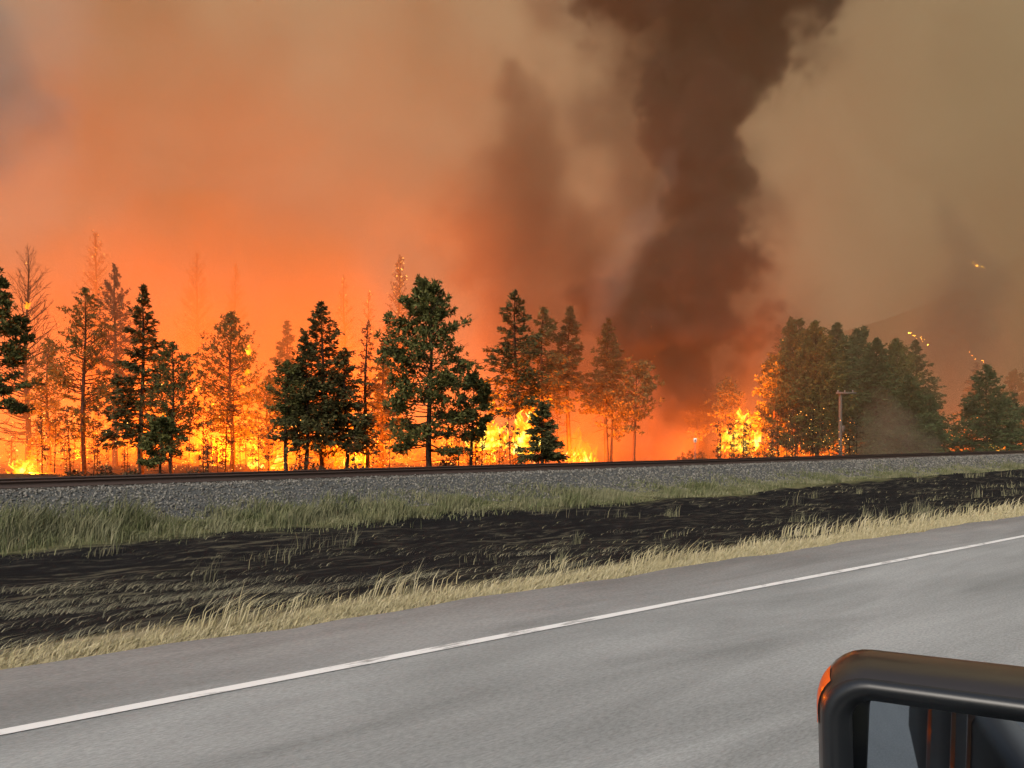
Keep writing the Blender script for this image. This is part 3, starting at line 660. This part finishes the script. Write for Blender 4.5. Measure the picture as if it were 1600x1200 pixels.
# embers among the trunks and sparks in the air
g = np.random.default_rng(21); n = 1700
px = np.where(g.random(n) < .86, g.uniform(0, 860, n), g.uniform(1150, 1330, n)); py = 735-np.abs(g.normal(0, 45, n)); Y = g.uniform(44, 66, n)
q = np.stack([(px-800)/F*Y, Y, np.maximum(EYE+(HZ-py)/F*Y, -.7)], 1)
o = obj('embers', mesh_np('embers', *specks(q, g.uniform(.012, .05, n), g), [M_ember])); tag(o, kind='stuff')
n = 230; px = g.uniform(0, 1050, n); py = g.uniform(0, 560, n); Y = g.uniform(40, 56, n)
q = np.stack([(px-800)/F*Y, Y, EYE+(HZ-py)/F*Y], 1)
o = obj('flying_sparks', mesh_np('flying_sparks', *specks(q, g.uniform(.010, .030, n), g, .6), [M_ember])); tag(o, kind='stuff')

# ------------------------------------------------------------------ utility pole, white marker
M_pole, t, b = mat('weathered_pole', (.11, .095, .08), .9, .1)
M_white, t, b = mat('white_sheet', (.8, .8, .8), .5, .3)
M_steel, t, b = mat('post_steel', (.2, .2, .2), .5, .4, .6)
Yp = 57.0; zt = EYE+(HZ-612)/F*Yp
r = empty('utility_pole', ((1313-800)/F*Yp, Yp, GZF)); tag(r, 'weathered wooden utility pole with short crossarm before the pine grove', 'utility pole')
obj('post', mesh_np('post', *tubes([(np.array([(0, 0, 0), (0, 0, (zt-GZF)/2), (0, 0, zt-GZF)]), np.array((.15, .135, .12)))], 10), [M_pole], True), r)
obj('crossarm', mesh_np('crossarm', *box(.35, -.17, zt-GZF-.12, 1.5, .10, .14), [M_pole]), r)
for x in (-.25, .25, .85): obj('insulator', mesh_np('insulator', *tubes([(np.array([(x, -.17, zt-GZF-.05), (x, -.17, zt-GZF+.03), (x, -.17, zt-GZF+.1)]), np.array((.03, .055, .03)))], 8), [M_steel], True), r)
obj('transformer', mesh_np('bracket', *box(.17, -.05, (zt-GZF)*.52, .16, .2, .5), [M_pole]), r)
Ym = 50.0; zm = EYE+(HZ-688)/F*Ym
r = empty('trackside_marker', ((1086-800)/F*Ym, Ym, GZF)); tag(r, 'small white square marker plate on a thin post right of the smoke', 'sign')
obj('post', mesh_np('marker_post', *tubes([(np.array([(0, 0, 0), (0, 0, 1.), (0, 0, zm-GZF)]), np.array((.025, .025, .025)))], 6), [M_steel]), r)
obj('plate', mesh_np('plate', *box(0, -.04, zm-GZF, .20, .03, .28), [M_white]), r)
obj('panel', mesh_np('panel', *box(0, -.058, zm-GZF, .10, .006, .13), [M_steel]), r)

# ------------------------------------------------------------------ smoke
bx = obj('smoke', mesh_np('smoke', *box(60, 49+100, 55, 700, 200, 118), [vmat('smoke', (.56, .47, .285), .0095)])); tag(bx, kind='stuff')
def plume(name, Y0, keys, ry, mt, res, scale, amp, zmax, dens, warp=0.0, seed=0.0, z0=-1.0, soft=.5, big=0.0):
    """a column of smoke: keys = outline rows (px, py, half width px) turned into metres at distance Y0"""
    ob = bpy.data.objects.new(name, bpy.data.meshes.new(name)); C.objects.link(ob); tag(ob, kind='stuff')
    ng = bpy.data.node_groups.new(name, 'GeometryNodeTree'); ng.interface.new_socket('Geometry', in_out='OUTPUT', socket_type='NodeSocketGeometry')
    Nn = ng.nodes; Lk = ng.links.new
    out = Nn.new('NodeGroupOutput'); vc = Nn.new('GeometryNodeVolumeCube'); sm = Nn.new('GeometryNodeSetMaterial'); sm.inputs['Material'].default_value = mt
    Lk(vc.outputs[0], sm.inputs[0]); Lk(sm.outputs[0], out.inputs[0])
    def M(op, *a):
        n = Nn.new('ShaderNodeMath'); n.operation = op
        for i_, v_ in enumerate(a):
            if isinstance(v_, (int, float)): n.inputs[i_].default_value = v_
            else: Lk(v_, n.inputs[i_])
        return n.outputs[0]
    pos_ = Nn.new('GeometryNodeInputPosition').outputs[0]
    def NZ(sc_, det, off, rough=.55):
        ad = Nn.new('ShaderNodeVectorMath'); ad.operation = 'ADD'; ad.inputs[1].default_value = (off+seed, seed*2-off, seed); Lk(pos_, ad.inputs[0])
        n = Nn.new('ShaderNodeTexNoise'); n.inputs['Scale'].default_value = sc_; n.inputs['Detail'].default_value = det; n.inputs['Roughness'].default_value = rough; Lk(ad.outputs[0], n.inputs['Vector']); return n.outputs[0]
    sep = Nn.new('ShaderNodeSeparateXYZ'); Lk(pos_, sep.inputs[0]); x, y, z = sep.outputs
    fn = 0.0
    if big: fn = M('MULTIPLY', M('SUBTRACT', NZ(.085, 2, 71.), .5), big)
    if warp:
        x = M('MULTIPLY_ADD', M('SUBTRACT', NZ(.05, 2, 11.), .5), warp, x); y = M('MULTIPLY_ADD', M('SUBTRACT', NZ(.05, 2, 37.), .5), warp, y)
    ks = sorted((P(a, b_, Y0).z, P(a, b_, Y0).x, c_/F*Y0) for a, b_, c_ in keys)
    zn = M('DIVIDE', M('SUBTRACT', z, ks[0][0]), ks[-1][0]-ks[0][0])
    def curve(vals, lo, hi):
        n = Nn.new('ShaderNodeFloatCurve'); c_ = n.mapping.curves[0]
        pt = [((k_-ks[0][0])/(ks[-1][0]-ks[0][0]), (v_-lo)/(hi-lo)) for k_, v_ in vals]
        c_.points[0].location = pt[0]; c_.points[1].location = pt[-1]
        for p_ in pt[1:-1]: c_.points.new(*p_)
        n.mapping.update(); Lk(zn, n.inputs['Value']); return M('MULTIPLY_ADD', n.outputs[0], hi-lo, lo)
    xs_ = [k_[1] for k_ in ks]; rs_ = [k_[2] for k_ in ks]
    cx = curve([(k_[0], k_[1]) for k_ in ks], min(xs_)-1, max(xs_)+1); rr_ = curve([(k_[0], k_[2]) for k_ in ks], 0, max(rs_)+1)
    dx = M('DIVIDE', M('SUBTRACT', x, cx), rr_); dy = M('DIVIDE', M('SUBTRACT', y, float(Y0)), M('MULTIPLY', rr_, ry))
    d = M('SQRT', M('ADD', M('MULTIPLY', dx, dx), M('MULTIPLY', dy, dy)))
    f = M('ADD', M('ADD', M('SUBTRACT', 1., d), fn), M('MULTIPLY', M('SUBTRACT', NZ(scale, 6, 0., .6), .5), amp))
    mr = Nn.new('ShaderNodeMapRange'); mr.interpolation_type = 'SMOOTHSTEP'; mr.inputs['From Max'].default_value = soft; Lk(f, mr.inputs[0])
    Lk(M('MULTIPLY', mr.outputs[0], dens), vc.inputs['Density'])
    Rm = max(rs_)*ry*1.25+2+warp*.3
    vc.inputs['Min'].default_value = (min(a-b_ for a, b_ in zip(xs_, rs_))-3-warp*.3, Y0-Rm, max(z0, ks[0][0])); vc.inputs['Max'].default_value = (max(a+b_ for a, b_ in zip(xs_, rs_))+3+warp*.3, Y0+Rm, min(zmax, ks[-1][0]))
    for k_, v_ in zip('XYZ', res): vc.inputs['Resolution '+k_].default_value = v_
    md = ob.modifiers.new('smoke', 'NODES'); md.node_group = ng
    return ob
plume('dark_smoke_column', 66, [(1065, 720, 45), (1070, 650, 70), (1055, 570, 105), (1055, 480, 132), (1082, 400, 96), (1098, 300, 70), (1095, 210, 92), (1118, 130, 122), (1130, 30, 165), (1110, -60, 200), (1100, -140, 220)],
      .7, vmat('dark_smoke', (.085, .068, .056), 1, True), (200, 100, 310), .26, 2.7, 60, 1.2, warp=6, soft=.5, big=1.5)
plume('brown_smoke', 76, [(840, 720, 60), (870, 640, 130), (870, 540, 190), (850, 430, 185), (830, 330, 150), (815, 240, 110), (810, 160, 70), (805, 100, 20)],
      .5, vmat('brown_smoke', (.15, .11, .08), 1, True), (130, 50, 150), .12, 2.1, 60, .30, warp=9, seed=5, soft=.9, big=.8)
plume('brown_haze', 73, [(1060, 720, 90), (1060, 600, 170), (1060, 500, 215), (1070, 400, 180), (1070, 300, 170), (1060, 200, 190), (1070, 100, 230), (1090, 0, 290), (1090, -140, 330)],
      .45, vmat('brown_haze', (.21, .18, .145), 1, True), (130, 60, 150), .13, 2.2, 60, .26, warp=9, seed=41, soft=.9, big=.9)
plume('forest_smoke', 68, [(300, 760, 560), (310, 680, 540), (330, 600, 500), (330, 520, 440), (320, 440, 340), (300, 360, 220), (290, 300, 120)],
      .33, vmat('forest_smoke', (.62, .40, .10), 1, True), (160, 50, 70), .08, 1.6, 60, .10, warp=6, seed=13, soft=.8, big=.5)
plume('high_smoke', 70, [(380, 520, 200), (400, 400, 420), (430, 250, 520), (420, 80, 560), (400, -140, 600)],
      .2, vmat('high_smoke', (.40, .32, .17), 1, True), (130, 30, 100), .055, 3.6, 70, .07, warp=10, seed=47, soft=1.2, big=1.6)
plume('fire_smoke', 62, [(920, 740, 150), (950, 700, 150), (960, 650, 110), (980, 600, 60), (990, 570, 30)],
      .4, vmat('fire_smoke', (.75, .58, .42), 1, True), (70, 30, 40), .2, 1.6, 60, .14, warp=3, seed=17, soft=.6)
plume('hill_smoke', 262, [(1620, 760, 420), (1620, 640, 400), (1640, 500, 360), (1660, 380, 300), (1680, 250, 240), (1680, 150, 150)],
      .32, vmat('hill_smoke', (.55, .47, .34), 1, True), (90, 40, 50), .02, 1.0, 140, .05, warp=20, seed=23, soft=.8)
plume('ground_smoke', 52.5, [(1400, 725, 90), (1395, 690, 84), (1390, 660, 62), (1380, 630, 34), (1375, 605, 12)],
      .5, vmat('ground_smoke', (.6, .46, .36), 1, True), (80, 30, 50), .3, 2.6, 60, .08, seed=3)
plume('slate_smoke', 62, [(-30, 420, 10), (-20, 320, 70), (-10, 220, 120), (-20, 120, 130), (-50, 30, 110), (-90, -60, 60)],
      .45, vmat('slate_smoke', (.36, .46, .50), 1, True), (90, 50, 110), .2, 3.4, 60, .4, warp=5, seed=31, soft=1.1, big=1.4)
plume('pale_smoke', 60, [(20, 420, 30), (20, 300, 110), (40, 150, 150), (40, 20, 190), (40, -120, 220)],
      .4, vmat('pale_smoke', (.62, .66, .62), 1, True), (80, 40, 100), .1, 2.2, 60, .10, warp=5, seed=53, soft=1.0, big=1.2)
plume('right_smoke', 78, [(1500, 640, 30), (1500, 560, 70), (1505, 480, 90), (1495, 410, 70), (1480, 350, 40), (1470, 300, 10)],
      .5, vmat('right_smoke', (.24, .225, .19), 1, True), (80, 40, 80), .12, 2.2, 60, .26, warp=6, seed=59, soft=1.0, big=.8)
plume('blue_smoke', 58, [(905, 560, 12), (925, 500, 30), (955, 430, 40), (990, 370, 36), (1030, 290, 30), (1050, 230, 14)],
      .5, vmat('blue_smoke', (.30, .38, .38), 1, True), (70, 40, 100), .3, 3.4, 60, .13, warp=3, seed=37, soft=.8)

# ------------------------------------------------------------------ pickup truck the picture is taken from
M_black, t, b = mat('black_trim', (.012, .012, .013), .42, .5)
M_gloss, t, b = mat('dark_bronze_paint', (.022, .018, .015), .33, .5); b.inputs['Coat Weight'].default_value = .4
M_bez, t, b = mat('bezel_plastic', (.012, .014, .017), .36, .5)
M_amber, t, b = mat('amber_lens', (.75, .12, .02), .25, .5)
M_mir, t, b = mat('mirror_glass', (.24, .28, .33), .015, .5, 1.0)
M_tint, t, b = mat('tinted_glass', (.015, .018, .02), .04, .8)
M_chrome, t, b = mat('window_trim', (.30, .24, .23), .35, .5, 1.0)
M_body, t, b = mat('dark_body_paint', (.009, .008, .008), .5, .25)
truck = empty('pickup_truck', T(0, -.5, 0), math.atan2(D[1], D[0]))
tag(truck, 'dark pickup truck whose black wing mirror shows in the lower right corner', 'pickup truck')
# truck frame: x forward (t), y across (s + .5), z up
def tb(name, x0, x1, y0, y1, z0, z1, m, parent=truck, bev=.01):
    v, f = box((x0+x1)/2, (y0+y1)/2, (z0+z1)/2, x1-x0, y1-y0, z1-z0)
    o = obj(name, mesh_np(name, v, f, [m]), parent)
    if bev: md = o.modifiers.new('b', 'BEVEL'); md.width = bev; md.segments = 2
    return o
tb('front_door', -.42, .92, .74, .84, .50, 1.20, M_body, bev=.03)
tb('rear_door', -1.42, -.44, .74, .84, .50, 1.20, M_body, bev=.03)
tb('pillar', -.50, -.38, .72, .80, 1.20, 1.95, M_black)
tb('rear_window', -1.30, -.52, .745, .765, 1.22, 1.80, M_tint, bev=0)
tb('pillar', -1.50, -1.32, .72, .80, 1.20, 1.90, M_body, bev=.03)
tb('window_trim', -.36, -.33, .775, .80, 1.2, 1.93, M_chrome, bev=0)
tb('window_trim', -.925, -.90, .768, .785, 1.23, 1.80, M_black, bev=0)
tb('window_trim', -1.32, -.50, .77, .79, 1.205, 1.225, M_chrome, bev=0)
tb('cargo_bed', -3.5, -1.54, .72, .84, .55, 1.28, M_body, bev=.04)
tb('added_glint_strip', -.445, -.425, .80, .848, .52, 1.19, M_chrome, bev=0)  # metal strips added on the flank to reflect streaks of fire into the mirror
tb('added_glint_strip', -.02, .0, .80, .848, .52, 1.19, M_chrome, bev=0)
tb('added_glint_strip', -1.50, -1.47, .80, .848, .52, 1.19, M_chrome, bev=0)
tb('sill', -1.42, .92, .70, .80, .40, .48, M_black)
# wing mirror, built in its own plane: u outboard(-) to inboard(+), w up, depth towards the rear
def rrect(hw_, hh_, r_, n=9):
    p = []
    for cx_, cy_, a0 in ((hw_-r_, hh_-r_, 0), (-hw_+r_, hh_-r_, 90), (-hw_+r_, -hh_+r_, 180), (hw_-r_, -hh_+r_, 270)):
        for k_ in range(n): a = R(a0+90*k_/(n-1)); p.append((cx_+math.cos(a)*r_, cy_+math.sin(a)*r_))
    return p
def loft(rings, cap0=False, cap1=False):
    n = len(rings[0]); v = [p for r_ in rings for p in r_]; f = []
    for k_ in range(len(rings)-1):
        for q_ in range(n): a = k_*n+q_; b_ = k_*n+(q_+1) % n; f.append((a, b_, b_+n, a+n))
    if cap0: f.append(tuple(range(n-1, -1, -1)))
    if cap1: f.append(tuple((len(rings)-1)*n+q_ for q_ in range(n)))
    return v, f
def ring(hw_, hh_, r_, dep, cx_=0, cz=0): return [(x_+cx_, dep, z_+cz) for x_, z_ in rrect(hw_, hh_, r_)]
mir = empty('wing_mirror', (0, 0, 0)); mir.parent = truck
MC = (1.036, .942, 1.227)          # centre in truck coordinates
mir.location = MC; mir.rotation_euler = (R(2), R(-1), R(-90+23))
HW, HH = .165, .150
# local x = inboard(+), local y = away from the driver, local z = up
M_list = [ring(HW-.024, HH-.022, .045, .004), ring(HW-.017, HH-.014, .050, -.006), ring(HW-.010, HH-.007, .054, -.007), ring(HW-.002, HH-.001, .058, .001), ring(HW, HH, .06, .006)]
obj('bezel', mesh_np('bezel', *loft([ring(HW-.030, HH-.030, .030, .070), ring(HW-.037, HH-.036, .030, .028), ring(HW-.034, HH-.032, .032, .014)]+M_list), [M_bez], True), mir)
shell = [ring(HW, HH, .06, .0065), ring(HW+.006, HH+.008, .062, .018), ring(HW+.010, HH+.015, .066, .045), ring(HW+.008, HH+.017, .066, .085), ring(HW-.002, HH+.008, .065, .115), ring(HW-.03, HH-.02, .06, .14), ring(HW-.08, HH-.08, .04, .155)]
obj('housing', mesh_np('housing', *loft(shell, cap1=True), [M_gloss], True), mir)
gl = obj('mirror_glass', mesh_np('glass', [p for p in ring(HW-.030, HH-.030, .030, 0)], [tuple(range(35, -1, -1))], [M_mir]), mir)
gl.location = (0, .036, 0); gl.rotation_euler = (R(-7), 0, R(-9))
# amber lamp wrapped round the outboard side
av, af = [], []
for dep, eh, ev, r_ in ((.014, .0042, .0057, .0613), (.022, .0067, .0092, .0628), (.040, .0094, .0140, .0655), (.056, .0101, .0160, .066)):
    for q_, a in enumerate(np.linspace(136, 180, 8)):
        rr_ = r_+.0014; av.append((-(HW+eh-r_)+math.cos(R(a))*rr_, dep, HH+ev-r_+math.sin(R(a))*rr_))
    av.append((-(HW+eh)-.0014, dep, .075))
for k_ in range(3):
    for q_ in range(8): a = k_*9+q_; af.append((a, a+9, a+10, a+1))
obj('turn_signal', mesh_np('turn_signal', av, af, [M_amber], True), mir)
tb('mirror_arm', 1.00, 1.12, .80, .93, 1.16, 1.24, M_black, bev=.02)
